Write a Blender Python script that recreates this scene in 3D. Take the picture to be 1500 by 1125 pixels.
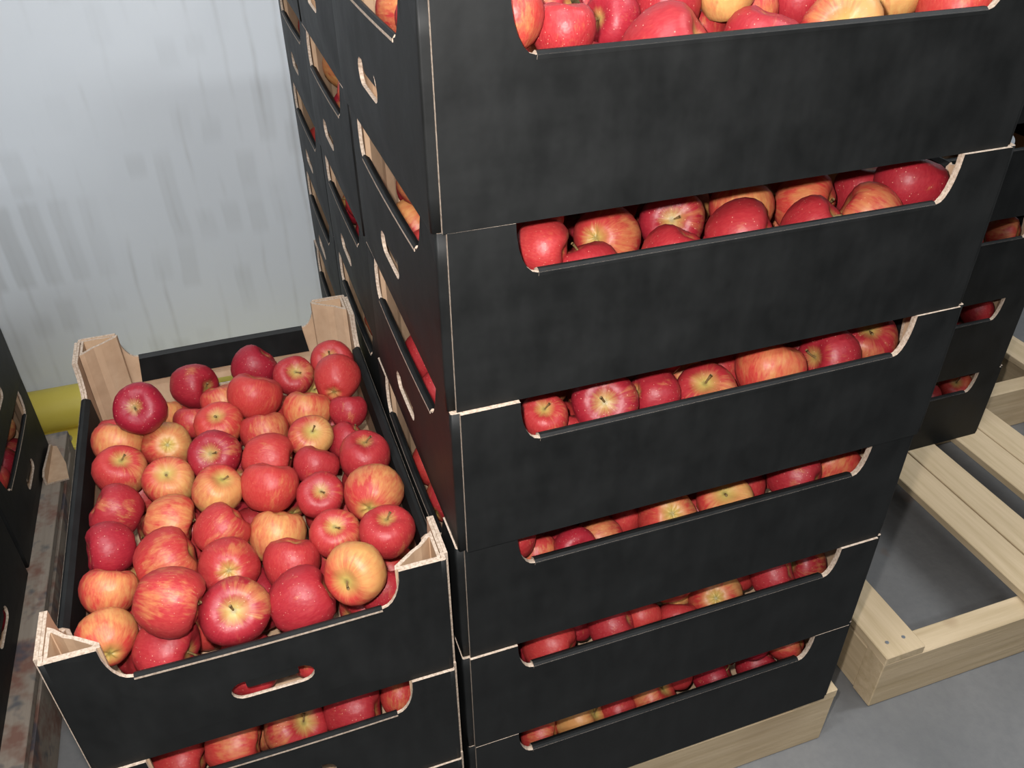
import bpy, bmesh, math, random
from mathutils import Vector, Matrix
from mathutils.geometry import tessellate_polygon

for o in list(bpy.data.objects):
    bpy.data.objects.remove(o, do_unlink=True)
SC = bpy.context.scene
COL = SC.collection
random.seed(7)
PI = math.pi

# ------------------------------------------------------------------ camera, light, exposure
DECK = 0.14          # height of the pallet decks
H = 0.182            # pitch of the stacked trays
cam = bpy.data.cameras.new('camera')
cam.sensor_width = 36.0
cam.lens = 1238.5 / 1500 * 36
cam.clip_start = 0.02
camo = bpy.data.objects.new('camera', cam)
COL.objects.link(camo)
right = Vector((0.944444, -0.3286106, -0.00637225))
down = Vector((-0.19500537, -0.54463824, -0.81568504))
fwd = Vector((0.26457218, 0.77161147, -0.57846115))
CAM = Vector((-0.14776, -0.61155, 1.2072 + DECK))
M = Matrix((right, -down, -fwd)).transposed().to_4x4()
M.translation = CAM
camo.matrix_world = M
SC.camera = camo
SC.view_settings.view_transform = 'Standard'
SC.view_settings.look = 'None'
SC.view_settings.gamma = 1.0
SC.view_settings.use_curve_mapping = False
SC.view_settings.exposure = 0.12

world = bpy.data.worlds.new('world'); SC.world = world
world.use_nodes = True
world.node_tree.nodes['Background'].inputs[0].default_value = (0.85, 0.92, 1.0, 1)
world.node_tree.nodes['Background'].inputs[1].default_value = 0.02


def light(name, kind, loc, energy, color, size=None, size_y=None, rot=(0, 0, 0)):
    l = bpy.data.lights.new(name, kind)
    l.energy = energy
    l.color = color
    if kind == 'AREA':
        l.shape = 'RECTANGLE'; l.size = size; l.size_y = size_y
    else:
        l.shadow_soft_size = size
    o = bpy.data.objects.new(name, l)
    o.location = loc
    o.rotation_euler = rot
    COL.objects.link(o)
    return o


LAMPS = ((-0.6, -0.35), (1.9, -0.2), (-1.3, -1.9), (1.3, -1.9))
# the built-in flash of the camera, and the cold-store's fluorescent battens overhead; rear pair added to lift the frontal light
FLASH = CAM + right * -0.035 - down * 0.045 + fwd * 0.02
light('camera_flash', 'POINT', FLASH, 46.0, (1.0, 0.96, 0.93), 0.012)
for k, (lx, ly) in enumerate(LAMPS):
    light('ceiling_lamp', 'AREA', (lx, ly, 3.05), 31.0 if ly > -1 else 20.0, (0.93, 0.97, 1.0), 1.3, 0.16)


# ------------------------------------------------------------------ materials
def mat(name):
    m = bpy.data.materials.new(name)
    m.use_nodes = True
    return m, m.node_tree, m.node_tree.nodes['Principled BSDF']


class N:
    """small helper round a node tree"""
    def __init__(s, nt):
        s.nt = nt

    def n(s, kind, **kw):
        nd = s.nt.nodes.new(kind)
        for k, v in kw.items():
            setattr(nd, k, v)
        return nd

    def set(s, sock, v):
        if isinstance(v, bpy.types.NodeSocket):
            s.nt.links.new(v, sock)
        else:
            sock.default_value = v

    def math(s, op, a, b=0.0, c=None, clamp=False):
        nd = s.n('ShaderNodeMath', operation=op, use_clamp=clamp)
        s.set(nd.inputs[0], a); s.set(nd.inputs[1], b)
        if c is not None:
            s.set(nd.inputs[2], c)
        return nd.outputs[0]

    def mix(s, f, a, b, mode='MIX'):
        nd = s.n('ShaderNodeMix', data_type='RGBA', blend_type=mode)
        s.set(nd.inputs[0], f)
        s.set(nd.inputs[6], a if isinstance(a, bpy.types.NodeSocket) else (*a, 1))
        s.set(nd.inputs[7], b if isinstance(b, bpy.types.NodeSocket) else (*b, 1))
        return nd.outputs[2]

    def noise(s, vec, scale, detail=2.0, rough=0.5, mapping=None):
        if mapping is not None:
            mp = s.n('ShaderNodeMapping')
            s.set(mp.inputs[0], vec)
            mp.inputs['Scale'].default_value = mapping
            vec = mp.outputs[0]
        nd = s.n('ShaderNodeTexNoise')
        s.set(nd.inputs['Vector'], vec)
        nd.inputs['Scale'].default_value = scale
        nd.inputs['Detail'].default_value = detail
        nd.inputs['Roughness'].default_value = rough
        return nd.outputs[0]

    def ramp(s, f, lo, hi, a=0.0, b=1.0):
        nd = s.n('ShaderNodeMapRange')
        nd.clamp = True
        s.set(nd.inputs[0], f); s.set(nd.inputs[1], lo); s.set(nd.inputs[2], hi)
        s.set(nd.inputs[3], a); s.set(nd.inputs[4], b)
        return nd.outputs[0]

    def bump(s, h, strength, dist, bsdf):
        nd = s.n('ShaderNodeBump')
        nd.inputs['Strength'].default_value = strength
        nd.inputs['Distance'].default_value = dist
        s.set(nd.inputs['Height'], h)
        s.nt.links.new(nd.outputs[0], bsdf.inputs['Normal'])


def obj_coord(n):
    return n.n('ShaderNodeTexCoord').outputs['Object']


def m_black():
    m, nt, b = mat('black_printed_card'); n = N(nt); c = obj_coord(n)
    f = n.noise(c, 14, 4, 0.6)
    g = n.noise(c, 60, 2, 0.5, (1, 1, 0.25))
    k = n.math('ADD', n.math('MULTIPLY', f, 0.7), n.math('MULTIPLY', g, 0.3))
    col = n.mix(n.ramp(k, 0.35, 0.7), (0.0060, 0.0065, 0.0065), (0.0145, 0.0153, 0.0153))
    nt.links.new(col, b.inputs['Base Color'])
    n.set(b.inputs['Roughness'], n.ramp(f, 0.3, 0.7, 0.50, 0.60))
    b.inputs['Specular IOR Level'].default_value = 0.2
    n.bump(n.noise(c, 45, 3), 0.12, 0.002, b)
    return m


def m_brown():
    m, nt, b = mat('brown_card'); n = N(nt); c = obj_coord(n)
    f = n.noise(c, 30, 4, 0.6)
    st = n.noise(c, 60, 3, 0.5, (1, 1, 0.15))
    col = n.mix(n.ramp(f, 0.3, 0.7), (0.44, 0.29, 0.18), (0.54, 0.37, 0.24))
    col = n.mix(n.ramp(st, 0.45, 0.75, 0, 0.35), col, (0.58, 0.42, 0.29))
    nt.links.new(col, b.inputs['Base Color'])
    b.inputs['Roughness'].default_value = 0.8
    b.inputs['Specular IOR Level'].default_value = 0.25
    n.bump(st, 0.15, 0.002, b)
    return m


def m_edge():
    m, nt, b = mat('card_cut_edge'); n = N(nt); c = obj_coord(n)
    f = n.noise(c, 320, 2, 0.6)
    col = n.mix(n.ramp(f, 0.35, 0.6), (0.33, 0.245, 0.18), (0.50, 0.40, 0.315))
    nt.links.new(col, b.inputs['Base Color'])
    b.inputs['Roughness'].default_value = 0.85
    n.bump(f, 0.4, 0.001, b)
    return m


def m_apple():
    m, nt, b = mat('apple_skin'); n = N(nt); c = obj_coord(n)
    inf = n.n('ShaderNodeObjectInfo')
    sep = n.n('ShaderNodeSeparateColor')
    nt.links.new(inf.outputs['Color'], sep.inputs[0])
    yel, crim = sep.outputs[0], sep.outputs[1]
    rnd = inf.outputs['Random']
    off = n.n('ShaderNodeVectorMath', operation='ADD')
    nt.links.new(c, off.inputs[0])
    cmb = n.n('ShaderNodeCombineXYZ')
    n.set(cmb.inputs[0], n.math('MULTIPLY', rnd, 37.0)); n.set(cmb.inputs[2], n.math('MULTIPLY', rnd, 19.0))
    nt.links.new(cmb.outputs[0], off.inputs[1])
    oc = off.outputs[0]
    xyz = n.n('ShaderNodeSeparateXYZ'); nt.links.new(c, xyz.inputs[0])
    x, y, z = xyz.outputs
    rad = n.math('SQRT', n.math('ADD', n.math('MULTIPLY', x, x), n.math('MULTIPLY', y, y)))
    # streaks run from stem to calyx: noise over the direction round the axis
    inv = n.math('DIVIDE', 1.0, n.math('MAXIMUM', rad, 0.15))
    sc = n.n('ShaderNodeCombineXYZ')
    n.set(sc.inputs[0], n.math('MULTIPLY', x, inv)); n.set(sc.inputs[1], n.math('MULTIPLY', y, inv))
    n.set(sc.inputs[2], n.math('ADD', n.math('MULTIPLY', z, 0.35), n.math('MULTIPLY', rnd, 50.0)))
    streak = n.noise(sc.outputs[0], 7.5, 3, 0.65)
    fine = n.noise(sc.outputs[0], 19, 2, 0.6)
    broad = n.noise(oc, 1.3, 2, 0.5)
    red = n.mix(crim, (0.53, 0.048, 0.036), (0.25, 0.008, 0.022))
    red = n.mix(n.ramp(fine, 0.4, 0.7, 0, 0.5), red, n.mix(crim, (0.60, 0.13, 0.07), (0.33, 0.018, 0.034)))
    # ground colour shows on the side that hung in the shade
    lit = n.math('ADD', n.math('MULTIPLY', x, 0.55), n.math('MULTIPLY', n.math('SUBTRACT', broad, 0.5), 1.6))
    lit = n.math('ADD', lit, n.math('MULTIPLY', yel, 2.0))
    lit = n.math('ADD', lit, n.math('MULTIPLY', n.math('SUBTRACT', streak, 0.5), 1.5))
    ymask = n.ramp(lit, 0.95, 1.95, 0.0, 0.85)
    ground = n.mix(n.ramp(broad, 0.35, 0.65), (0.62, 0.40, 0.13), (0.54, 0.28, 0.09))
    col = n.mix(ymask, red, ground)
    # greenish gold round the stem cavity and the calyx
    cav = n.ramp(n.math('ADD', rad, n.math('MULTIPLY', n.math('SUBTRACT', streak, 0.5), 0.45)), 0.10, n.ramp(yel, 0.0, 0.6, 0.34, 0.52), 1.0, 0.0)
    cav = n.math('MULTIPLY', cav, n.ramp(yel, 0.0, 0.5, 0.45, 0.85))
    col = n.mix(cav, col, (0.46, 0.38, 0.10))
    col = n.mix(n.ramp(rad, 0.04, 0.13, 0.65, 0.0), col, (0.16, 0.13, 0.04))
    # lenticels
    vo = n.n('ShaderNodeTexVoronoi'); vo.inputs['Scale'].default_value = 7.5
    nt.links.new(oc, vo.inputs['Vector'])
    dot = n.ramp(vo.outputs['Distance'], 0.06, 0.14, 0.75, 0.0)
    dot = n.math('MULTIPLY', dot, n.ramp(crim, 0.3, 0.9, 0.15, 1.0))
    col = n.mix(dot, col, (0.75, 0.42, 0.30))
    nt.links.new(col, b.inputs['Base Color'])
    b.inputs['Roughness'].default_value = 0.46
    b.inputs['Specular IOR Level'].default_value = 0.4
    b.inputs['Coat Weight'].default_value = 0.0
    b.inputs['Coat Roughness'].default_value = 0.2
    b.inputs['Subsurface Weight'].default_value = 0.08
    b.inputs['Subsurface Radius'].default_value = (0.5, 0.12, 0.08)
    b.inputs['Subsurface Scale'].default_value = 0.08
    n.bump(n.noise(oc, 3, 2), 0.05, 0.05, b)
    return m


def m_plain(name, a, bcol, scale, rough, bump=0.1, mapping=None):
    m, nt, b = mat(name); n = N(nt); c = obj_coord(n)
    f = n.noise(c, scale, 4, 0.6, mapping)
    nt.links.new(n.mix(n.ramp(f, 0.3, 0.7), a, bcol), b.inputs['Base Color'])
    b.inputs['Roughness'].default_value = rough
    n.bump(f, bump, 0.003, b)
    return m


def m_wood(name, a, bcol, dark, stain=0.0, along=1):
    m, nt, b = mat(name); n = N(nt); c = obj_coord(n)
    mp = [22, 22, 22]; mp[along] = 1.2
    g = n.noise(c, 3.0, 5, 0.6, tuple(mp))
    big = n.noise(c, 4.0, 3, 0.6)
    col = n.mix(n.ramp(g, 0.3, 0.7), a, bcol)
    col = n.mix(n.ramp(big, 0.55, 0.8, 0, 0.35), col, dark)
    vo = n.n('ShaderNodeTexVoronoi'); vo.inputs['Scale'].default_value = 5.0
    nt.links.new(c, vo.inputs['Vector'])
    knot = n.ramp(vo.outputs['Distance'], 0.04, 0.12, 0.7, 0.0)
    col = n.mix(knot, col, dark)
    if stain:
        s1 = n.noise(c, 9, 4, 0.7)
        col = n.mix(n.ramp(s1, 0.5, 0.62, 0, stain), col, (0.16, 0.055, 0.035))
        s2 = n.noise(c, 13, 3, 0.7)
        col = n.mix(n.ramp(s2, 0.56, 0.66, 0, stain), col, (0.04, 0.055, 0.075))
    nt.links.new(col, b.inputs['Base Color'])
    b.inputs['Roughness'].default_value = 0.75
    n.bump(g, 0.35, 0.003, b)
    return m


def m_wall():
    m, nt, b = mat('white_coldstore_panel'); n = N(nt); c = obj_coord(n)
    xyz = n.n('ShaderNodeSeparateXYZ'); nt.links.new(c, xyz.inputs[0])
    x, y, z = xyz.outputs
    PIT = 0.063
    base = n.mix(n.ramp(n.noise(c, 2.2, 3, 0.6), 0.3, 0.7), (0.72, 0.765, 0.81), (0.77, 0.81, 0.85))
    wob = n.math('MULTIPLY', n.noise(c, 4, 2), 0.5)
    ph = n.math('ADD', n.math('DIVIDE', x, PIT), wob)
    cell = n.math('FLOOR', ph)
    fr = n.math('FRACT', ph)
    # faint grimy lines down the joints of the fine ribs, broken up along their height
    rib = n.ramp(n.math('ABSOLUTE', n.math('SUBTRACT', fr, 0.5)), 0.0, 0.13, 1.0, 0.0)
    gr = n.noise(c, 3.0, 3, 0.6, (2.5, 1, 1.3))
    col = n.mix(n.math('MULTIPLY', rib, n.ramp(gr, 0.42, 0.72, 0.0, 0.38)), base, (0.40, 0.40, 0.39))
    # patches of dirt the cleaning missed, each as wide as a rib
    cv = n.n('ShaderNodeCombineXYZ'); n.set(cv.inputs[0], cell)
    n.set(cv.inputs[2], n.math('MULTIPLY', z, 3.2))
    pn = n.noise(cv.outputs[0], 1.7, 1, 0.4)
    band = n.ramp(n.math('ABSOLUTE', n.math('SUBTRACT', fr, 0.0)), 0.16, 0.26, 0.0, 1.0)
    band = n.math('MULTIPLY', band, n.ramp(fr, 0.8, 0.95, 1.0, 0.0))
    patch = n.math('MULTIPLY', n.ramp(pn, 0.55, 0.64), 0.15)
    low = n.math('MULTIPLY', n.ramp(x, -0.72, -0.42, 1.0, 0.0), n.math('MULTIPLY', n.ramp(z, 0.34, 0.36, 0, 1), n.ramp(z, 0.55, 0.57, 1.0, 0.0)))
    dirt = n.math('MULTIPLY', n.math('MAXIMUM', patch, n.math('MULTIPLY', low, 0.34)), band)
    col = n.mix(dirt, col, (0.37, 0.38, 0.375))
    rust = n.ramp(n.noise(c, 5, 4, 0.7, (1, 1, 0.35)), 0.64, 0.76, 0, 0.3)
    col = n.mix(rust, col, (0.47, 0.44, 0.42))
    nt.links.new(col, b.inputs['Base Color'])
    b.inputs['Roughness'].default_value = 0.55
    n.bump(rib, 0.15, 0.001, b)
    return m


def m_floor():
    m, nt, b = mat('concrete'); n = N(nt); c = obj_coord(n)
    f = n.noise(c, 3.0, 6, 0.65)
    g = n.noise(c, 60, 3, 0.6)
    col = n.mix(n.ramp(f, 0.3, 0.7), (0.120, 0.120, 0.119), (0.175, 0.172, 0.168))
    col = n.mix(n.ramp(g, 0.4, 0.7, 0, 0.3), col, (0.10, 0.10, 0.104))
    s = n.noise(c, 7, 3, 0.6)
    col = n.mix(n.ramp(s, 0.66, 0.74, 0, 0.5), col, (0.15, 0.085, 0.05))
    nt.links.new(col, b.inputs['Base Color'])
    b.inputs['Roughness'].default_value = 0.6
    n.bump(g, 0.25, 0.002, b)
    return m


BLACK, BROWN, EDGE, APPLE = m_black(), m_brown(), m_edge(), m_apple()
STEM = m_plain('stem_wood', (0.10, 0.055, 0.02), (0.26, 0.17, 0.06), 30, 0.7)
CALYX = m_plain('dry_calyx', (0.05, 0.035, 0.015), (0.16, 0.13, 0.05), 30, 0.9)
LEAF = m_plain('dry_leaf', (0.10, 0.08, 0.03), (0.20, 0.17, 0.08), 20, 0.7)
WOODY = m_wood('pale_pallet_wood', (0.46, 0.345, 0.20), (0.60, 0.465, 0.30), (0.30, 0.19, 0.10), along=1)
WOODX = m_wood('pale_pallet_wood_cross', (0.46, 0.345, 0.20), (0.60, 0.465, 0.30), (0.30, 0.19, 0.10), along=0)
DIRTY = m_wood('stained_pallet_wood', (0.22, 0.18, 0.14), (0.30, 0.25, 0.20), (0.12, 0.08, 0.06), stain=0.75, along=1)
STEEL = m_plain('zinc_steel', (0.35, 0.37, 0.40), (0.5, 0.52, 0.55), 40, 0.35)
STEEL.node_tree.nodes['Principled BSDF'].inputs['Metallic'].default_value = 0.8
YELLOW = m_plain('yellow_paint', (0.62, 0.50, 0.07), (0.68, 0.56, 0.10), 6, 0.45)
WALL, FLOOR = m_wall(), m_floor()
CEIL = m_plain('white_ceiling_panel', (0.6, 0.62, 0.64), (0.66, 0.68, 0.70), 3, 0.7)
SIDEWALL = m_plain('dark_side_panel', (0.12, 0.125, 0.13), (0.15, 0.155, 0.16), 3, 0.7)  # unseen walls, darkened so they bounce little light onto the tray fronts
LAMP, _nt, _b = mat('lamp_diffuser')
_b.inputs['Emission Color'].default_value = (0.93, 0.97, 1, 1)
_b.inputs['Emission Strength'].default_value = 3.0


# ------------------------------------------------------------------ mesh helpers
def link_mesh(name, me, parent=None):
    o = bpy.data.objects.new(name, me)
    COL.objects.link(o)
    if parent is not None:
        o.parent = parent
    return o


def finish(name, bm, mats, parent=None, smooth=False):
    me = bpy.data.meshes.new(name)
    if smooth:
        for f in bm.faces:
            f.smooth = True
    bm.to_mesh(me); bm.free()
    for m in (mats if isinstance(mats, (list, tuple)) else [mats]):
        me.materials.append(m)
    return link_mesh(name, me, parent)


def add_box(bm, lo, hi, mi=0, bevel=0.0, jit=0.0):
    vs = []
    for x in (lo[0], hi[0]):
        for y in (lo[1], hi[1]):
            for z in (lo[2], hi[2]):
                vs.append(bm.verts.new((x + random.uniform(-jit, jit), y + random.uniform(-jit, jit), z + random.uniform(-jit, jit))))
    fs = []
    for q in ((0, 1, 3, 2), (4, 6, 7, 5), (0, 4, 5, 1), (2, 3, 7, 6), (0, 2, 6, 4), (1, 5, 7, 3)):
        f = bm.faces.new([vs[i] for i in q]); f.material_index = mi; fs.append(f)
    if bevel:
        es = list({e for f in fs for e in f.edges})
        bmesh.ops.bevel(bm, geom=es, offset=bevel, segments=1, affect='EDGES', material=mi)


def add_plate(bm, outline, hole, place, t, mi=(0, 1, 2), edge_mat=None):
    """a flat board cut to an outline (and a hole) in (u, w), thickness t along the depth axis;
    place(u, w, d) gives the 3-D point; mi = outside, inside, cut-edge material slots"""
    loops = [[Vector((u, w, 0)) for u, w in outline]]
    if hole:
        loops.append([Vector((u, w, 0)) for u, w in hole])
    flat = [p for l in loops for p in l]
    tris = tessellate_polygon(loops)
    a = [bm.verts.new(place(p.x, p.y, 0.0)) for p in flat]
    b = [bm.verts.new(place(p.x, p.y, t)) for p in flat]
    for tr in tris:
        f = bm.faces.new([a[i] for i in tr]); f.material_index = mi[0]
        f = bm.faces.new([b[i] for i in reversed(tr)]); f.material_index = mi[1]
    k = 0
    for li, l in enumerate(loops):
        n = len(l)
        for i in range(n):
            i0, i1 = k + i, k + (i + 1) % n
            f = bm.faces.new([a[i0], a[i1], b[i1], b[i0]])
            f.material_index = edge_mat(l[i], l[(i + 1) % n], li) if edge_mat else mi[2]
        k += n


def tube(bm, pts, rads, seg=8, cap=True):
    rings = []
    for i, p in enumerate(pts):
        d = (pts[min(i + 1, len(pts) - 1)] - pts[max(i - 1, 0)]).normalized()
        a = d.orthogonal().normalized(); b = d.cross(a)
        rings.append([bm.verts.new(p + (a * math.cos(2 * PI * k / seg) + b * math.sin(2 * PI * k / seg)) * rads[i]) for k in range(seg)])
    for r0, r1 in zip(rings, rings[1:]):
        for k in range(seg):
            bm.faces.new((r0[k], r0[(k + 1) % seg], r1[(k + 1) % seg], r1[k]))
    if cap:
        bm.faces.new(rings[0]); bm.faces.new(list(reversed(rings[-1])))


def thing(name, label, cat, loc=(0, 0, 0), rz=0.0, group=None):
    o = bpy.data.objects.new(name, None)
    COL.objects.link(o)
    o.empty_display_size = 0.05
    o.location = loc
    o.rotation_euler = (0, 0, rz)
    o['label'] = label; o['category'] = cat
    if group:
        o['group'] = group
    return o


def structure(name, bm, m, label=None):
    o = finish(name, bm, m)
    o['kind'] = 'structure'
    if label:
        o['label'] = label; o['category'] = name.split('_')[0]
    return o


# ------------------------------------------------------------------ room shell
WY = 1.50        # face of the back wall
bm = bmesh.new(); add_box(bm, (-3.5, -3.5, -0.1), (3.5, WY, 0)); structure('floor', bm, FLOOR, 'grey concrete floor under the pallets')
bm = bmesh.new(); add_box(bm, (-3.6, WY, -0.1), (3.6, WY + 0.1, 3.3)); structure('wall_back', bm, WALL, 'white ribbed panel wall behind the apple trays')
bm = bmesh.new(); add_box(bm, (-3.6, -3.6, -0.1), (-3.5, WY, 3.3)); structure('wall_left', bm, SIDEWALL)
bm = bmesh.new(); add_box(bm, (3.5, -3.6, -0.1), (3.6, WY, 3.3)); structure('wall_right', bm, SIDEWALL)
bm = bmesh.new(); add_box(bm, (-3.5, -3.6, -0.1), (3.5, -3.5, 3.3)); structure('wall_front', bm, SIDEWALL)
bm = bmesh.new(); add_box(bm, (-3.5, -3.5, 3.2), (3.5, WY, 3.3)); structure('ceiling', bm, CEIL)


# ------------------------------------------------------------------ the fruit tray
L, W, T = 0.6, 0.4, 0.004


def cut_top(n0, n1, b0, b1, hgt, depth):
    """top line from right to left: high corner, quarter-round down, low lip, quarter-round up"""
    pts = []
    for k in range(7):
        a = k / 6 * PI / 2
        pts.append((n1 - (n1 - b1) * (1 - math.cos(a)), hgt - depth * math.sin(a)))
    for k in range(7):
        a = (1 - k / 6) * PI / 2
        pts.append((n0 + (b0 - n0) * (1 - math.cos(a)), hgt - depth * math.sin(a)))
    return pts


DEPTH = 0.049


def fold_flap(parent, place, u0, u1, wtop, inward, drop=0.043, crease=False):
    """the strip of board folded over the low lip and hanging inside; black, pale at its ends"""
    prof = [(-0.0006, -0.0035), (-0.0006, -0.0008) if crease else (-0.0005, -0.0005), (inward * 0.35, 0.0022), (inward * 0.8, 0.002), (inward + T, -0.002), (inward + T + 0.001, -drop),
            (inward + 0.001, -drop), (inward - 0.0004, -0.004), (inward * 0.5, -0.0012), (0.0012, -0.003)]
    bm = bmesh.new()
    def ring(u, skew):
        return [bm.verts.new(place(u + skew * max(0, -w) * -0.12, wtop + w, d)) for d, w in prof]
    a = ring(u0 + 0.001, 1); b = ring(u1 - 0.001, -1)
    n = len(prof)
    for i in range(n):
        f = bm.faces.new((a[i], a[(i + 1) % n], b[(i + 1) % n], b[i]))
        f.material_index = 0 if i < 5 else (1 if i > 5 else 2)
        if crease and i == 0:
            f.material_index = 2
    for r in (list(reversed(a)), b):
        f = bm.faces.new(r); f.material_index = 2
    return finish('fold_flap', bm, [BLACK, BROWN, EDGE], parent)


def hole_outline(cu, cw):
    pts = []
    hw, r = 0.043, 0.0135
    for k in range(9):            # left end
        a = PI / 2 + k / 8 * PI
        pts.append((cu - hw + r + r * math.cos(a), cw + r * math.sin(a)))
    for k in range(9):            # right end
        a = -PI / 2 + k / 8 * PI
        pts.append((cu + hw - r + r * math.cos(a), cw + r * math.sin(a)))
    return pts


def make_tray():
    root = thing('fruit_tray', 'tray', 'tray')
    # two long side panels: an outer and an inner layer, each with the wide cut-out
    for s in (0, 1):
        P = (lambda u, w, d: (u, d, w)) if s == 0 else (lambda u, w, d: (L - u, W - d, w))
        bm = bmesh.new()
        o1 = [(0.0085, 0.0), (L - 0.0085, 0.0)] + cut_top(0.068, L - 0.068, 0.088, L - 0.085, H, DEPTH)
        o1.insert(2, (L - 0.0085, H)); o1.append((0.0085, H))
        add_plate(bm, o1, None, P, T)
        o2 = [(0.012, 0.0), (L - 0.012, 0.0), (L - 0.012, H)] + cut_top(0.068, L - 0.068, 0.088, L - 0.085, H, DEPTH + 0.0015) + [(0.012, H)]
        add_plate(bm, o2, None, lambda u, w, d: P(u, w, d + T + 0.0003), T * 0.8, mi=(1, 1, 2))
        side = finish('side_panel', bm, [BLACK, BROWN, EDGE], root)
        fold_flap(side, P, 0.088, L - 0.085, H - DEPTH, 2 * T)
    # two end panels with a shorter cut-out and a hand hole, wrapped round the corners
    for s in (0, 1):
        def bul(co):      # the load pushes the ends out a little
            u = co.y; w = co.z
            return 0.005 * max(0.0, math.sin(PI * min(max(u, 0), W) / W)) ** 0.7 * max(0.0, math.sin(PI * min(max(w, 0), H) / H)) ** 0.5
        P = (lambda u, w, d: (d, W - u, w)) if s == 0 else (lambda u, w, d: (L - d, u, w))
        def push(me):
            b2 = bmesh.new(); b2.from_mesh(me)
            for k in range(1, 10):
                bmesh.ops.bisect_plane(b2, geom=b2.verts[:] + b2.edges[:] + b2.faces[:], plane_co=(0, W * k / 10, 0), plane_no=(0, 1, 0), dist=1e-6)
            for k in range(1, 6):
                bmesh.ops.bisect_plane(b2, geom=b2.verts[:] + b2.edges[:] + b2.faces[:], plane_co=(0, 0, H * k / 6), plane_no=(0, 0, 1), dist=1e-6)
            for v in b2.verts:
                v.co.x += bul(v.co) * (-1 if s == 0 else 1)
            b2.to_mesh(me); b2.free()
        bm = bmesh.new()
        e = 0.0095
        o = [(e, 0.0), (W - e, 0.0), (W - e, H)] + cut_top(0.055, W - 0.055, 0.076, W - 0.076, H, DEPTH - 0.003) + [(e, H)]
        add_plate(bm, o, hole_outline(W / 2, 0.072), P, T)
        for far in (0, 1):        # rounded corners running on under the side panels
            r = 0.0022
            # footprint in (d, u): from the flat of the end round onto the long side
            cx, cu_ = r, T + r
            arc = [(cx - r * math.cos(k / 4 * PI / 2), cu_ - r * math.sin(k / 4 * PI / 2)) for k in range(5)]
            outer = [(0.0, e + 0.0002)] + arc + [(0.0115, T + 0.0)]
            inner = [(T, e + 0.0002)] + [(T, T + T)] * 5 + [(0.0115, T + T)]
            lo_o, hi_o, lo_i, hi_i = [], [], [], []
            for (d, u) in outer:
                uu = u if far == 0 else W - u
                lo_o.append(bm.verts.new(P(uu, 0.0, d))); hi_o.append(bm.verts.new(P(uu, H - 0.0004, d)))
            for (d, u) in inner:
                uu = u if far == 0 else W - u
                lo_i.append(bm.verts.new(P(uu, 0.0, d))); hi_i.append(bm.verts.new(P(uu, H - 0.0004, d)))
            for k in range(len(outer) - 1):
                f = bm.faces.new((lo_o[k], lo_o[k + 1], hi_o[k + 1], hi_o[k])); f.material_index = 0; f.smooth = True
                f = bm.faces.new((lo_i[k], hi_i[k], hi_i[k + 1], lo_i[k + 1])); f.material_index = 1
                f = bm.faces.new((hi_o[k], hi_o[k + 1], hi_i[k + 1], hi_i[k])); f.material_index = 2
                f = bm.faces.new((lo_o[k], lo_i[k], lo_i[k + 1], lo_o[k + 1])); f.material_index = 2
        end = finish('end_panel', bm, [BLACK, BROWN, EDGE], root)
        fold_flap(end, P, 0.076, W - 0.076, H - DEPTH + 0.003, T, crease=True)
        # the tongue of the hand hole, pushed in and still covering its upper half
        bm = bmesh.new()
        tw = 0.027
        out = [(W / 2 - tw, 0.0852), (W / 2 + tw, 0.0852)] + [(W / 2 + tw - 0.004 + 0.004 * math.cos(a), 0.0755 + -0.004 * math.sin(a)) for a in (0, .5, 1, 1.57)] \
            + [(W / 2 - tw + 0.004 - 0.004 * math.sin(a), 0.0755 - 0.004 * math.cos(a)) for a in (0, .5, 1, 1.57)]
        add_plate(bm, out, None, lambda u, w, d: P(u, w, d + 0.001 + (0.0855 - w) * 0.10), T * 0.8)
        finish('handle_tongue', bm, [BLACK, BROWN, EDGE], end)
        for q in [end] + list(end.children):
            push(q.data)
    # hollow triangular corner posts
    for sx in (0, 1):
        for sy in (0, 1):
            bm = bmesh.new()
            a, b = 0.047, 0.058
            i0, j0 = 2 * T + 0.0004, T + 0.0004     # inner faces of side (y) and end (x) panels
            def Q(x, y, z):
                return (x if sx == 0 else L - x, y if sy == 0 else W - y, z)
            # loop outer (against the walls) and inner (hollow)
            O = [(j0, i0), (a, i0), (a - 0.004, i0 + 0.006), (a - 0.016, i0 + 0.018), (a - 0.021, i0 + 0.027), (j0 + 0.006, b - 0.001), (j0, b)]
            t = 0.0035
            I = [(j0 + t, i0 + t), (a - 0.009, i0 + t), (a - 0.0085, i0 + t + 0.001), (a - 0.019, i0 + 0.0155), (a - 0.024, i0 + 0.0245), (j0 + t + 0.001, b - 0.0065), (j0 + t, b - 0.008)]
            vo = [(bm.verts.new(Q(x, y, T)), bm.verts.new(Q(x, y, H - 0.001))) for x, y in O]
            vi = [(bm.verts.new(Q(x, y, T)), bm.verts.new(Q(x, y, H - 0.001))) for x, y in I]
            n = len(O)
            for k in range(n):
                k2 = (k + 1) % n
                f = bm.faces.new((vo[k][0], vo[k2][0], vo[k2][1], vo[k][1])); f.material_index = 1
                f = bm.faces.new((vi[k][0], vi[k][1], vi[k2][1], vi[k2][0])); f.material_index = 1
                f = bm.faces.new((vo[k][1], vo[k2][1], vi[k2][1], vi[k][1])); f.material_index = 2
                f = bm.faces.new((vo[k][0], vi[k][0], vi[k2][0], vo[k2][0])); f.material_index = 1
            bmesh.ops.recalc_face_normals(bm, faces=bm.faces)
            finish('corner_post', bm, [BLACK, BROWN, EDGE], root)
    bm = bmesh.new(); add_box(bm, (T, 2 * T, 0.0005), (L - T, W - 2 * T, T), 1)
    finish('base', bm, [BLACK, BROWN, EDGE], root)
    return root


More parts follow.
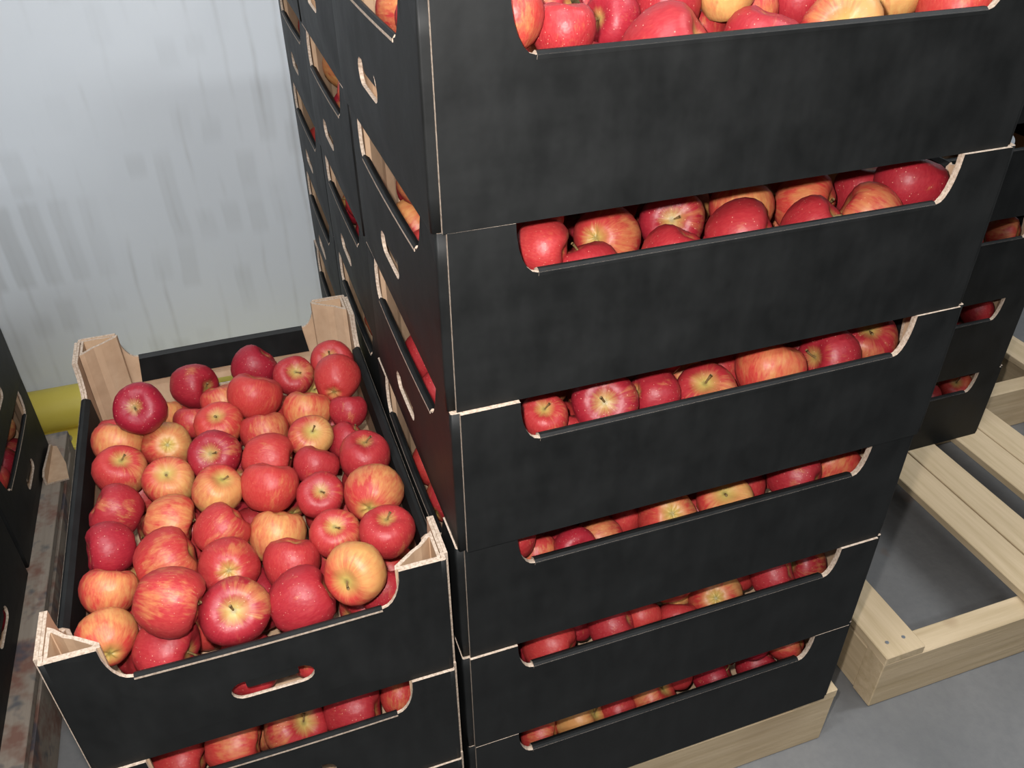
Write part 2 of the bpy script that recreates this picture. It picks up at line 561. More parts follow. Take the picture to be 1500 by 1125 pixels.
def copy_tree(o, parent=None):
    c = o.copy(); COL.objects.link(c); c.parent = parent
    for ch in list(o.children):
        copy_tree(ch, c)
    return c


proto = make_tray()
_first = True


def tray(x, y, layer, rz, label, group, dz=0.0):
    """x, y = the tray's own corner (side panel y=0 on the near side before turning)"""
    global _first
    o = proto if _first else copy_tree(proto)
    _first = False
    o.location = (x, y, DECK + layer * H + dz)
    o.rotation_euler = (0, 0, rz)
    o['label'] = label; o['group'] = group
    return o


ORD = ['topmost', 'second', 'third', 'fourth', 'fifth', 'lowest']
jx = [-0.0015, -0.002, -0.001, 0.001, -0.001, -0.0045]
jy = [-0.0035, -0.003, 0.0, -0.0045, 0.001, 0.001]
jr = [0, 0, 0, 0, -0.006, 0]
# tall stack, near column: long sides to the camera
for z in range(6):
    k = 5 - z
    tray(jx[z], jy[z], z, 0.006 + jr[z], 'black cardboard tray, ' + ('%s from the top' % ORD[k] if 0 < k < 5 else ORD[k]) + ' in the nearest column of the tall stack', 'trays in the near column of the tall stack')
for ci, (cy, word) in enumerate(((0.403, 'middle'), (0.806, 'rearmost'))):
    for z in range(6):
        k = 5 - z
        tray(random.uniform(-.003, .003), cy + random.uniform(-.001, .001), z, 0.0, 'black cardboard tray, ' + ('%s from the top' % ORD[k] if 0 < k < 5 else ORD[k]) + ' in the %s column of the tall stack' % word, 'trays in the %s column of the tall stack' % word)
# short stack: short ends to the camera (turned a quarter), three trays high
for z in range(3):
    k = 2 - z
    tray(-0.0105, -0.006 + (-0.006, -0.0035, 0)[z], z, PI / 2 + 0.004, ('open black cardboard tray heaped with red apples atop the short stack', 'black cardboard tray directly under the open tray of the short stack', 'bottom black cardboard tray of the short stack beside the tall one')[k], 'trays in the short stack')
# dark stack on the pallet to the right
for r, (cy, word) in enumerate(((0.462, 'front'), (0.866, 'back'))):
    for z in range(5):
        tray(0.735 + (0.003, -0.002, 0.002, 0, 0)[z], cy, z, 0.0, 'dark cardboard tray, %s row of the right-hand stack, %s from the bottom' % (word, ('first', 'second', 'third', 'fourth', 'fifth')[z]), 'trays in the %s row of the right-hand stack' % word)
# dark stack at the left edge, short ends facing right
for j, (cy, word) in enumerate(((-0.077, 'nearest'), (0.329, 'middle'), (0.735, 'farthest'))):
    for z in range(4):
        tray(-1.257, cy, z, 0.0, 'dark cardboard tray, %s column of the left-edge stack, %s from the bottom' % (word, ('first', 'second', 'third', 'fourth')[z]), 'trays in the %s column of the left-edge stack' % word)


# ------------------------------------------------------------------ pallets
def board(name, lo, hi, m, parent, jit=0.0008):
    c = [(a + b) / 2 for a, b in zip(lo, hi)]
    bm = bmesh.new()
    add_box(bm, [a - k for a, k in zip(lo, c)], [b - k for b, k in zip(hi, c)], 0, 0.0015, jit)
    o = finish(name, bm, m, parent)
    o.location = c
    return o


def pallet(label, x, y, w, l, wy, wx, rz=0.0, group='wooden pallets'):
    root = thing('wooden_pallet', label, 'pallet', (x, y, 0), rz, group)
    top = DECK - 0.0005; ts = 0.018
    for a, b in ((0.0, 0.08), (0.33, 0.404), (0.408, 0.48), (0.54, 0.613), (0.617, 0.69), (0.92, 1.0)):
        board('deck_board', (a * w, 0.0, top - ts), (b * w, l, top), wy, root)
    for a in (0.0, 0.55, l - 0.045):
        board('cross_beam', (0.001, a + 0.0015, 0.001), (w - 0.001, a + 0.045, top - ts - 0.0008), wx, root)
    for a in (0.0, w - 0.025):
        for y0, y1 in ((0.046, 0.549), (0.596, l - 0.046)):
            board('side_beam', (a + 0.004, y0, 0.001), (a + 0.025, y1, top - ts - 0.012), wy, root)
    for a in (0.022, 0.056, w - 0.056, w - 0.022):
        bm = bmesh.new(); tube(bm, [Vector((0, 0, -0.002)), Vector((0, 0, 0.0012))], [0.003, 0.0035], 8)
        o = finish('nail', bm, STEEL, root); o.location = (a, 0.028, top)
    return root


pallet('pale wooden pallet under the tall and short stacks', -0.40, 0.006, 1.022, 1.2, WOODY, WOODX)
pallet('half-empty pale wooden pallet with open slats at the right edge', 0.737, 0.028, 1.0, 1.2, WOODY, WOODX, 0.0)
pallet('stained wooden pallet under the stack at the left edge', -1.632, -0.03, 1.012, 1.2, DIRTY, DIRTY)

# ------------------------------------------------------------------ yellow wall guard rail with bolted feet
rail = thing('guard_rail', 'yellow tubular guard rail along the foot of the white wall', 'guard rail', (0, 1.40, 0))
bm = bmesh.new()
tube(bm, [Vector((-2.6, 0, 0.055)), Vector((-2.0, 0, 0.055)), Vector((-0.6, 0, 0.055)), Vector((1.8, 0, 0.055))], [0.055] * 4, 28)
finish('rail_tube', bm, YELLOW, rail, True)
for fx in (-1.9, -0.672, 0.6):
    bm = bmesh.new(); add_box(bm, (fx - 0.06, -0.115, 0.0), (fx + 0.06, 0.06, 0.008), 0, 0.001)
    add_box(bm, (fx - 0.02, -0.02, 0.008), (fx + 0.02, 0.03, 0.055 - 0.055 + 0.01), 0)
    ft = finish('rail_foot', bm, YELLOW, rail)
    bm = bmesh.new(); tube(bm, [Vector((fx - 0.005, -0.078, 0.008)), Vector((fx - 0.005, -0.078, 0.012))], [0.02, 0.02], 16)
    tube(bm, [Vector((fx - 0.005, -0.078, 0.012)), Vector((fx - 0.005, -0.078, 0.022))], [0.012, 0.012], 6)
    finish('anchor_bolt', bm, STEEL, ft)

# folded scrap of card lying on the outer board of the left pallet
bm = bmesh.new()
add_plate(bm, [(0, 0), (0.046, 0.004), (0.036, 0.06), (0.012, 0.13), (0, 0.135)], None, lambda u, w, d: (u, w, d + 0.0005), 0.004, mi=(1, 0, 1))
add_plate(bm, [(0.0, 0.0045), (0.13, 0.0045), (0.125, 0.016), (0.02, 0.028), (0, 0.024)], None, lambda u, w, d: (d, u, w), 0.004, mi=(0, 0, 1))
sc_ = finish('card_scrap', bm, [BROWN, EDGE])
sc_.location = (-0.649, 0.98, DECK)
sc_['label'] = 'folded scrap of brown cardboard on the edge of the stained pallet near the yellow rail'; sc_['category'] = 'cardboard scrap'

# ceiling lamps that hold the overhead lights, the rear pair added as frontal fill
for k, (lx, ly) in enumerate(LAMPS):
    lp = thing('ceiling_light', 'white fluorescent batten on the ceiling, %s' % ('left, nearest the back wall', 'right, nearest the back wall', 'left, added behind the camera as frontal fill', 'right, added behind the camera as frontal fill')[k], 'ceiling light', (lx, ly, 3.2), 0, 'ceiling battens')
    bm = bmesh.new(); add_box(bm, (-0.68, -0.09, -0.05), (0.68, 0.09, -0.001), 0, 0.004); finish('housing', bm, CEIL, lp)
    bm = bmesh.new(); add_box(bm, (-0.66, -0.07, -0.08), (0.66, 0.07, -0.051), 0, 0.01); finish('diffuser', bm, LAMP, lp)


# ------------------------------------------------------------------ apples
def apple_mesh(seed, tall):
    rnd = random.Random(seed)
    bm = bmesh.new()
    NL, NP = 22, 15
    ph = [rnd.uniform(0, 6.28) for _ in range(4)]
    lean = rnd.uniform(-0.05, 0.05)
    rows = []
    phis = [0.0, 0.09, 0.2, 0.34, 0.52, 0.75, 1.0, 1.27, 1.55, 1.82, 2.08, 2.33, 2.56, 2.76, 2.92, 3.04, PI]
    for p in phis:
        row = []
        for k in range(NL):
            th = 2 * PI * k / NL
            s = math.sin(p)
            f = 1 + 0.11 * math.cos(p) - 0.035
            lob = 1 + (0.012 + 0.03 * (0.5 - 0.5 * math.cos(p)) ** 2) * math.cos(5 * th + ph[0]) + 0.022 * math.cos(2 * th + ph[1]) + 0.014 * math.cos(3 * th + ph[2])
            r = 1.03 * s ** 0.92 * f * lob if s > 0 else 0
            z = tall * math.cos(p) * (1 + lean * math.cos(th + ph[3]) * s)
            z -= tall * 0.33 * math.exp(-(p / (0.45 + 0.05 * math.cos(3 * th + ph[1]) + 0.04 * math.cos(5 * th + ph[2]))) ** 2)
            z += tall * 0.22 * math.exp(-((PI - p) / 0.34) ** 2) * (1 + 0.25 * math.cos(5 * th + ph[0]))
            row.append((r * math.cos(th), r * math.sin(th), z))
        rows.append(row)
    vt = []
    for i, row in enumerate(rows):
        if i in (0, len(rows) - 1):
            vt.append([bm.verts.new((0, 0, sum(q[2] for q in row) / NL))])
        else:
            vt.append([bm.verts.new(q) for q in row])
    for i in range(len(vt) - 1):
        a, b = vt[i], vt[i + 1]
        for k in range(NL):
            k2 = (k + 1) % NL
            if len(a) == 1:
                f = bm.faces.new((a[0], b[k], b[k2]))
            elif len(b) == 1:
                f = bm.faces.new((a[k], b[0], a[k2]))
            else:
                f = bm.faces.new((a[k], b[k], b[k2], a[k2]))
            f.smooth = True
    me = bpy.data.meshes.new('apple')
    bm.to_mesh(me); bm.free()
    me.materials.append(APPLE)
    return me


def stem_mesh(seed):
    rnd = random.Random(seed)
    bm = bmesh.new()
    a = rnd.uniform(0, 6.28); b = rnd.uniform(0.05, 0.16); ln = rnd.uniform(0.3, 0.62)
    pts = [Vector((math.cos(a) * b * t * t * 1.6, math.sin(a) * b * t * t * 1.6, 0.5 + ln * t)) for t in (0, .25, .5, .75, .92, 1.0)]
    tube(bm, pts, [0.05, 0.036, 0.032, 0.034, 0.045, 0.05], 7)
    me = bpy.data.meshes.new('stem'); bm.to_mesh(me); bm.free()
    for p in me.polygons:
        p.use_smooth = True
    me.materials.append(STEM)
    return me


def calyx_mesh(seed):
    rnd = random.Random(seed)
    bm = bmesh.new()
    z0 = -0.66
    c = bm.verts.new((0, 0, z0 + 0.03))
    ring = []
    for k in range(10):
        th = 2 * PI * k / 10
        r = 0.12 if k % 2 == 0 else 0.055
        ring.append(bm.verts.new((r * math.cos(th), r * math.sin(th), z0 - (0.05 if k % 2 == 0 else 0.0) - rnd.uniform(0, 0.02))))
    c2 = bm.verts.new((0, 0, z0 + 0.09))
    for k in range(10):
        bm.faces.new((c, ring[(k + 1) % 10], ring[k]))
        bm.faces.new((c2, ring[k], ring[(k + 1) % 10]))
    me = bpy.data.meshes.new('calyx'); bm.to_mesh(me); bm.free()
    me.materials.append(CALYX)
    return me


APM = [apple_mesh(i, t) for i, t in enumerate((0.92, 0.97, 1.02, 0.95, 1.05))]
STM = [stem_mesh(i) for i in range(4)]
CAM_ = [calyx_mesh(i) for i in range(2)]


def leaf(parent, vec, ln):
    bm = bmesh.new()
    d = Vector(vec).normalized(); sd = d.orthogonal().normalized(); up = d.cross(sd)
    base = Vector((0, 0, 0.9))
    mid, lf, rt = [], [], []
    for k in range(7):
        t = k / 6
        w = 0.30 * math.sin(PI * min(1, t * 0.97 + 0.03)) * ln
        p = base + d * t * ln + up * 0.25 * ln * t * t
        mid.append(bm.verts.new(p)); lf.append(bm.verts.new(p + sd * w + up * 0.35 * w)); rt.append(bm.verts.new(p - sd * w + up * 0.35 * w))
    for k in range(6):
        bm.faces.new((mid[k], mid[k + 1], lf[k + 1], lf[k])); bm.faces.new((mid[k], rt[k], rt[k + 1], mid[k + 1]))
    bmesh.ops.solidify(bm, geom=bm.faces[:], thickness=0.02)
    return finish('leaf', bm, LEAF, parent, True)


def tone(yel, crim):
    if yel > 0.6: return 'mostly yellow apple'
    if yel > 0.38: return 'yellow-streaked red apple'
    if crim > 0.78: return 'dark crimson apple'
    if crim > 0.5: return 'deep red apple'
    return 'bright orange-red apple'


# box, x, y, z (above deck), radius, stem axis (3), blush side (3), yellow, crimson, listed
APPLES = [
('T',-0.3179,0.3724,0.5513,0.0336,-0.19,-0.71,0.68,0.55,-0.62,0.74,0.05,1,1),
('T',-0.3058,0.4355,0.4897,0.0286,0.21,0.52,0.83,0.54,-0.62,0.75,0.6,0.2,2),
('T',-0.2601,0.4865,0.4972,0.0337,0.77,-0.63,0.11,0.5,-0.66,0.75,0.15,0.9,1),
('T',-0.1732,0.5019,0.4997,0.0336,0.78,0.24,0.58,0.43,-0.69,0.77,0.05,0.95,2),
('T',-0.2244,0.4402,0.4912,0.0292,-0.11,0.47,0.88,0.47,-0.65,0.77,0.45,0.4,2),
('T',-0.1786,0.4053,0.5138,0.0371,0.41,0.42,0.81,0.44,-0.66,0.78,0.15,0.4,2),
('T',-0.1203,0.4584,0.4997,0.0301,0.19,-0.6,0.77,0.39,-0.69,0.79,0.4,0.7,1),
('T',-0.0598,0.4787,0.4997,0.0319,-0.19,-0.55,0.81,0.34,-0.71,0.79,0.15,0.6,1),
('T',-0.0632,0.4035,0.5183,0.034,0.32,0.94,0.1,0.34,-0.69,0.8,0.1,0.5,1),
('T',-0.0592,0.3513,0.4968,0.0266,0.2,0.52,0.83,0.34,-0.67,0.83,0.15,0.8,2),
('T',-0.1134,0.3662,0.4997,0.0331,0.3,0.47,0.83,0.39,-0.66,0.81,0.5,0.2,2),
('T',-0.1173,0.2987,0.5058,0.0297,0.16,-0.5,0.85,0.39,-0.64,0.83,0.75,0.5,1),
('T',-0.0706,0.305,0.4818,0.0269,0.72,0.24,0.66,0.35,-0.64,0.85,0.15,0.8,2),
('T',-0.0575,0.2411,0.4997,0.0335,0.13,0.03,0.99,0.34,-0.62,0.86,0.1,0.7,1),
('T',-0.0612,0.1629,0.5055,0.0365,0.35,0.93,-0.1,0.34,-0.59,0.89,0.5,0.4,1),
('T',-0.1191,0.2444,0.5006,0.0287,0.51,0.46,0.73,0.39,-0.61,0.85,0.1,0.7,2),
('T',-0.1219,0.1878,0.4997,0.0292,0.05,-0.52,0.85,0.4,-0.58,0.86,0.25,0.7,1),
('T',-0.1738,0.3437,0.4928,0.0332,0.01,0.54,0.84,0.44,-0.63,0.81,0.35,0.5,2),
('T',-0.1746,0.2816,0.4993,0.0344,0.92,-0.32,-0.22,0.44,-0.61,0.82,0.1,0.45,2),
('T',-0.1791,0.2181,0.5057,0.0352,0.32,0.57,0.76,0.45,-0.58,0.84,0.2,0.4,2),
('T',-0.2297,0.3647,0.5056,0.0321,-0.02,-0.26,0.96,0.48,-0.63,0.78,0.35,0.35,1),
('T',-0.2656,0.4035,0.4928,0.026,0.21,0.53,0.82,0.51,-0.63,0.77,0.25,0.6,2),
('T',-0.2377,0.2954,0.5111,0.0331,-0.15,-0.68,0.72,0.49,-0.6,0.8,0.25,0.9,1),
('T',-0.2398,0.2255,0.5109,0.0306,0.45,-0.16,0.88,0.5,-0.57,0.82,0.65,0.4,1),
('T',-0.2228,0.3185,0.4632,0.026,-0.28,0.92,-0.28,0.48,-0.59,0.81,0.1,0.9,1),
('T',-0.2987,0.3598,0.4939,0.0326,-0.13,0.77,-0.63,0.54,-0.6,0.77,0.7,0.3,1),
('T',-0.3593,0.3781,0.5007,0.0334,0.32,0.55,0.78,0.58,-0.59,0.75,0.55,0.2,2),
('T',-0.3542,0.3164,0.5009,0.0328,0.27,-0.25,0.93,0.59,-0.57,0.76,0.4,0.5,1),
('T',-0.296,0.2747,0.4997,0.0315,0.03,-0.33,0.94,0.55,-0.57,0.79,0.65,0.35,1),
('T',-0.3565,0.2421,0.4997,0.0327,-0.81,0.14,0.57,0.6,-0.53,0.78,0.25,0.8,2),
('T',-0.2966,0.204,0.4988,0.0331,0.94,-0.19,-0.28,0.56,-0.54,0.81,0.5,0.35,2),
('T',-0.3612,0.1791,0.4997,0.0319,-0.95,-0.22,0.23,0.61,-0.5,0.79,0.1,0.9,2),
('T',-0.2402,0.1676,0.4993,0.0326,0.81,0.35,0.46,0.51,-0.54,0.83,0.2,0.55,2),
('T',-0.1812,0.1624,0.475,0.0343,0.34,0.61,0.72,0.45,-0.54,0.86,0.6,0.3,2),
('T',-0.1159,0.1195,0.497,0.0294,0.03,-0.33,0.94,0.39,-0.55,0.89,0.4,0.55,1),
('T',-0.0589,0.0988,0.5,0.0325,0.06,-0.02,1,0.33,-0.55,0.91,0.2,0.65,1),
('T',-0.1044,0.0387,0.5134,0.0347,-0.58,-0.75,0.32,0.38,-0.51,0.92,0.66,0.2,1),
('T',-0.17,0.1033,0.4842,0.0327,0.25,0.55,0.8,0.45,-0.52,0.88,0.15,0.6,2),
('T',-0.1663,0.0409,0.4891,0.0369,0.97,0.06,0.23,0.45,-0.48,0.9,0.1,0.8,2),
('T',-0.3011,0.1382,0.4998,0.0375,0.98,0.14,0.16,0.57,-0.5,0.82,0.3,0.5,2),
('T',-0.2357,0.106,0.4998,0.0334,-0.05,0.81,-0.59,0.51,-0.51,0.85,0.3,0.6,1),
('T',-0.3626,0.1183,0.4953,0.0304,0.31,0.67,0.68,0.63,-0.46,0.8,0.5,0.25,2),
('T',-0.2914,0.0413,0.5363,0.0365,0.89,-0.32,-0.33,0.58,-0.47,0.83,0.3,0.6,2),
('T',-0.2339,0.0406,0.4995,0.0366,0.04,-0.67,0.74,0.52,-0.47,0.87,0.4,0.85,1),
('T',-0.365,0.0626,0.4845,0.0306,-0.17,0.98,-0.06,0.64,-0.43,0.81,0.55,0.25,1),
('T',-0.3092,0.0398,0.4712,0.0358,0.9,-0.42,-0.12,0.59,-0.43,0.85,0.1,0.75,1),
('T',-0.0785,0.0521,0.4597,0.0295,0.25,0.67,0.7,0.36,-0.49,0.93,0.1,0.8,2),
('T',-0.367,0.4292,0.4774,0.0273,0.22,0.54,0.81,0.58,-0.6,0.74,0.2,0.6,2),
('T',-0.238,0.044,0.408,0.035,0.69,-0.67,0.28,-0.54,0.47,0.54,0.14,0.69,3),
('T',-0.166,0.045,0.408,0.035,-0.47,-0.86,0.21,0.12,0.12,0.91,0.13,0.58,3),
('T',-0.31,0.046,0.402,0.035,0.21,-0.01,0.98,0.78,0.15,1.33,0.56,0.92,3),
('T',-0.2934,0.4486,0.4033,0.0334,0.99,-0.02,0.15,-1.29,0.29,0.16,0.31,0.67,3),
('T',-0.1134,0.2602,0.403,0.0331,0.28,-0.68,0.68,0.32,0.81,0.35,0.1,0.54,3),
('T',-0.1005,0.5451,0.403,0.0331,0.37,-0.62,0.69,1.14,-0.78,0.28,0.49,0.44,3),
('T',-0.3264,0.2948,0.4032,0.0332,-0.92,-0.37,0.12,1.61,0.68,1.18,0.41,0.84,3),
('T',-0.0546,0.1319,0.4032,0.0333,0.78,-0.12,0.61,0.42,-0.37,-0.51,0.09,0.35,3),
('T',-0.3618,0.2291,0.4036,0.0336,0.13,-0.76,0.63,-0.29,-1.18,0.54,0.25,0.92,3),
('T',-0.2739,0.1231,0.4033,0.0333,-0.74,-0.45,0.49,0.09,0.35,-0.62,0.32,0.37,3),
('T',-0.2614,0.1919,0.4036,0.0336,-0.71,0.65,0.28,0.35,1.17,1.7,0.5,0.76,3),
('T',-0.1276,0.3292,0.4035,0.0336,-0.69,-0.67,0.28,-1.89,0.42,-0.04,0.51,0.36,3),
('T',-0.224,0.4973,0.4033,0.0334,0.62,-0.38,0.68,0.85,0.86,-1.34,0.28,0.5,3),
('T',-0.2874,0.5247,0.4031,0.0331,-0.62,-0.77,0.13,-0.59,0.09,-2.39,0.52,0.32,3),
('T',-0.3368,0.1669,0.4041,0.0341,-0.8,0.52,0.31,0.57,1.02,0.45,0.39,0.62,3),
('T',-0.3669,0.4281,0.403,0.0331,0.89,0.04,0.45,-0.79,-0.18,-0.24,0.38,0.43,3),
('T',-0.2846,0.3508,0.403,0.033,0.36,0.25,0.9,1.07,0.64,-0.36,0.08,0.64,3),
('T',-0.1403,0.3968,0.4032,0.0332,0.11,0.69,0.72,-1.15,-2.23,1.8,0.19,0.83,3),
('T',-0.0768,0.4598,0.4036,0.0336,0.19,-0.21,0.96,0.14,-1.02,0.53,0.18,0.51,3),
('T',-0.2325,0.2753,0.4037,0.0338,-0.67,-0.33,0.67,-1.76,-1.27,-0.26,0.46,0.83,3),
('T',-0.0825,0.1899,0.4031,0.0332,-0.85,0.45,0.27,0.12,0.9,0.86,0.23,0.8,3),
('T',-0.1732,0.1705,0.4045,0.0346,0.33,0.31,0.89,-0.15,0.38,0.08,0.49,0.78,0),
('T',-0.0761,0.3931,0.4035,0.0336,-0.95,0.06,0.3,-2.23,0.99,1.39,0.37,0.36,3),
('T',-0.1536,0.5008,0.4049,0.035,0.63,-0.78,0.03,-0.15,-0.46,0.29,0.51,0.62,3),
('T',-0.0959,0.0765,0.4033,0.0334,-0.92,-0.35,0.19,0.72,1.38,0.44,0.29,0.73,3),
('T',-0.2289,0.395,0.4032,0.0333,-0.74,-0.46,0.49,-1.6,0.68,-1.11,0.37,0.86,3),
('T',-0.3606,0.4983,0.403,0.0331,0.76,0.64,0.09,0.55,-1.89,-0.98,0.54,0.6,0),
('T',-0.3446,0.1007,0.4197,0.0352,-0.82,-0.46,0.35,1.32,-1.12,1.21,0.12,0.71,3),
('T',-0.1133,0.1341,0.4322,0.0353,-0.1,-0.29,0.95,0.67,-0.06,0.93,0.57,0.7,3),
('T',-0.0558,0.2825,0.4179,0.0335,0.2,0.95,0.23,1.81,-1.13,-1.28,0.56,0.64,3),
('T',-0.1721,0.2787,0.4285,0.0347,-0.4,0.9,0.19,-1.03,-0.73,0.36,0.39,0.89,3),
('T',-0.3443,0.3516,0.4327,0.0364,-0.98,-0.11,0.15,-1.51,-0.53,-0.47,0.26,0.49,3),
('T',-0.2912,0.2404,0.434,0.034,-0.11,-0.94,0.33,-0.97,-0.29,0.86,0.08,0.62,3),
('T',-0.2094,0.2226,0.4333,0.0339,-0.4,-0.79,0.46,-0.11,-0.67,-1.25,0.33,0.68,3),
('T',-0.1679,0.4438,0.437,0.034,-0.19,0.16,0.97,-0.62,0.72,-1.49,0.44,0.39,3),
('T',-0.2149,0.1109,0.431,0.0361,0.89,0.08,0.46,0.59,1.44,1.4,0.14,0.88,3),
('T',-0.1932,0.3383,0.4042,0.0343,-0.73,0.49,0.48,0.67,1.05,-1.12,0.25,0.83,3),
('U',-0.278,0.0465,0.2722,0.0385,0.98,-0.16,-0.08,0.55,-0.35,0.91,0.3,0.3,2),
('U',-0.2066,0.0465,0.2668,0.0385,0.49,-0.43,0.76,0.48,-0.36,0.94,0.45,0.7,1),
('U',-0.1349,0.0464,0.2652,0.0384,0.93,-0.35,0.03,0.42,-0.38,0.96,0.05,0.75,2),
('U',-0.0752,0.0512,0.2594,0.026,0.27,0.74,0.61,0.37,-0.39,0.98,0.3,0.4,2),
('U',-0.3442,0.0551,0.2544,0.036,0.96,-0.23,-0.18,0.6,-0.33,0.88,0.15,0.5,2),
('U',-0.0676,0.12,0.2217,0.0337,-0.4,-0.57,0.71,1.07,-0.7,-0.2,0.44,0.76,3),
('U',-0.242,0.0935,0.2225,0.0345,0.16,0.26,0.95,0.65,-0.69,0.75,0.38,0.7,3),
('A',0.0783,0.0438,1.0611,0.026,0.05,0.14,0.99,0.04,-0.97,0.55,0.3,0.3,2),
('A',0.137,0.109,1.0493,0.026,0.54,-0.81,0.22,-0.01,-0.97,0.54,0.25,0.8,1),
('A',0.124,0.0488,1.0466,0.026,0.06,0.15,0.99,-0.02,-0.96,0.56,0.1,0.7,2),
('A',0.1503,0.0725,1.0082,0.0303,0.24,0.04,0.97,-0.03,-0.94,0.6,0.15,0.85,2),
('A',0.196,0.1101,1.0364,0.0271,-0.92,-0.31,0.23,-0.08,-0.96,0.56,0.1,0.9,1),
('A',0.2215,0.0547,1.019,0.0407,0.68,-0.48,0.55,-0.13,-0.94,0.59,0.05,0.75,2),
('A',0.2487,0.1097,1.0447,0.0305,0.04,0.13,0.99,-0.14,-0.96,0.55,0.1,0.8,2),
('A',0.2907,0.1239,1.0163,0.026,0.05,0.16,0.99,-0.17,-0.94,0.57,0.2,0.6,2),
('A',0.3143,0.0532,1.019,0.0348,0.28,-0.05,0.96,-0.24,-0.92,0.59,0.1,0.8,2),
('A',0.3358,0.1127,1.0322,0.0267,0.04,0.14,0.99,-0.23,-0.94,0.56,0.4,0.5,2),
('A',0.2971,0.0931,1.0555,0.026,0.03,0.12,0.99,-0.21,-0.96,0.54,0.8,0.2,2),
('A',0.3915,0.1146,1.0395,0.0336,0.03,0.13,0.99,-0.28,-0.93,0.54,0.1,0.8,2),
('A',0.3944,0.0508,1.024,0.0368,-0.53,-0.79,0.31,-0.32,-0.9,0.57,0.7,0.45,1),
('A',0.5307,0.1192,1.0046,0.0264,0.24,-0.09,0.97,-0.38,-0.88,0.57,0.8,0.4,2),
('A',0.495,0.1072,1.037,0.0266,0.03,0.13,0.99,-0.37,-0.9,0.54,0.8,0.2,2),
('A',0.5346,0.0642,1.028,0.0377,0.03,0.14,0.99,-0.42,-0.87,0.55,0.25,0.35,2),
('A',0.046,0.24,1.0319,0.035,0.78,-0.62,0.08,0.13,-1.84,-0.18,0.35,0.62,3),
('A',0.047,0.165,1.0399,0.035,0.72,-0.51,0.48,0.09,-1.63,1.49,0.14,0.72,0),
('A',0.2192,0.1548,0.9491,0.0333,-0.03,0.57,0.82,-0.45,-0.32,-1.77,0.39,0.74,0),
('A',0.511,0.1377,0.9495,0.0337,-0.71,0.52,0.47,1.52,-0.54,1.8,0.35,0.83,0),
('A',0.4447,0.1275,0.9815,0.0344,-0.67,-0.31,0.67,0.42,0.05,1.38,0.44,0.44,0),
('A',0.3336,0.145,0.9806,0.0352,0.17,0.31,0.94,-0.7,0.52,0.49,0.48,0.73,0),
('A',0.4641,0.1611,1.0394,0.0351,0.59,0.65,0.49,-0.71,0.16,0.26,0.41,0.39,0),
('A',0.0547,0.09,1.0348,0.0337,0.07,0.33,0.94,-0.17,0.37,0.48,0.35,0.91,0),
('A',0.5523,0.1666,1.0378,0.0361,-0.41,-0.74,0.53,-0.13,0.05,-0.38,0.35,0.65,0),
('A',0.1084,0.1158,0.996,0.0339,0.69,-0.41,0.6,0.93,0.8,0.05,0.49,0.5,3),
('A',0.1884,0.1762,1.0394,0.0333,0.73,0.37,0.57,1.01,-1.07,-0.08,0.22,0.85,3),
('B',0.111,0.0548,0.8558,0.0286,0.83,-0.54,-0.13,0.05,-0.82,0.76,0.05,0.6,2),
('B',0.1572,0.0553,0.8215,0.033,-0.18,0.46,0.87,0.01,-0.79,0.79,0.1,0.75,2),
('B',0.2022,0.1082,0.8268,0.035,0.72,0.58,-0.38,-0.03,-0.82,0.76,0.4,0.5,1),
('B',0.2785,0.1103,0.8314,0.0344,-0.45,-0.74,0.5,-0.11,-0.82,0.75,0.3,0.9,1),
('B',0.2506,0.0524,0.8201,0.0353,0.54,0.03,0.84,-0.1,-0.79,0.79,0.05,0.75,2),
('B',0.3245,0.0526,0.8328,0.0386,0.78,-0.53,0.35,-0.18,-0.79,0.77,0.1,0.75,2),
('B',0.3606,0.1098,0.8338,0.0337,0.1,0.33,0.94,-0.19,-0.81,0.74,0.5,0.4,2),
('B',0.4434,0.1102,0.8267,0.0377,0.65,-0.73,0.2,-0.26,-0.79,0.74,0.35,0.2,2),
('B',0.4109,0.0514,0.8282,0.0341,0.59,-0.37,0.72,-0.26,-0.77,0.76,0.1,0.75,1),
('B',0.5338,0.1274,0.822,0.0346,0.21,0.13,0.97,-0.32,-0.78,0.73,0.1,0.8,2),
('B',0.4791,0.0509,0.8295,0.0369,-0.7,0.63,0.33,-0.32,-0.76,0.75,0.35,0.55,2),
('B',0.5404,0.0693,0.8525,0.0368,0.29,0.06,0.96,-0.37,-0.77,0.72,0.05,0.85,2),
('B',0.047,0.224,0.7749,0.035,-0.52,-0.47,0.72,-0.72,-1.36,-0.13,0.14,0.49,3),
('B',0.047,0.297,0.7799,0.035,0.56,-0.28,0.78,0.66,-0.32,1.6,0.58,0.39,3),
('B',0.3852,0.1901,0.7671,0.0332,-0.82,-0.53,0.19,-1,0.12,0.08,0.29,0.72,3),
('B',0.2036,0.1458,0.7672,0.0333,0.23,0.04,0.97,2.22,-1.49,0.63,0.49,0.32,0),
('B',0.5397,0.2671,0.7671,0.0332,0.74,-0.42,0.52,-1.19,1.38,1.12,0.58,0.76,3),
('B',0.2404,0.2421,0.767,0.0331,-0.16,0.21,0.97,0.63,-1.54,0.21,0.45,0.85,3),
('B',0.3419,0.2443,0.7676,0.0337,0.66,0.08,0.74,0.97,0.99,0.19,0.23,0.58,3),
('B',0.281,0.1769,0.7683,0.0344,0.92,-0.11,0.37,-1.16,1.15,-0.67,0.42,0.73,3),
('B',0.4474,0.1495,0.767,0.0331,0.18,-0.91,0.37,0.87,0.54,1.21,0.55,0.89,3),
('B',0.4087,0.2534,0.8013,0.0349,-0.66,-0.04,0.75,-0.9,0.58,0.49,0.57,0.64,3),
('B',0.1304,0.107,0.7918,0.0345,-0.88,-0.48,0.01,0.33,0.28,0.98,0.36,0.45,0),
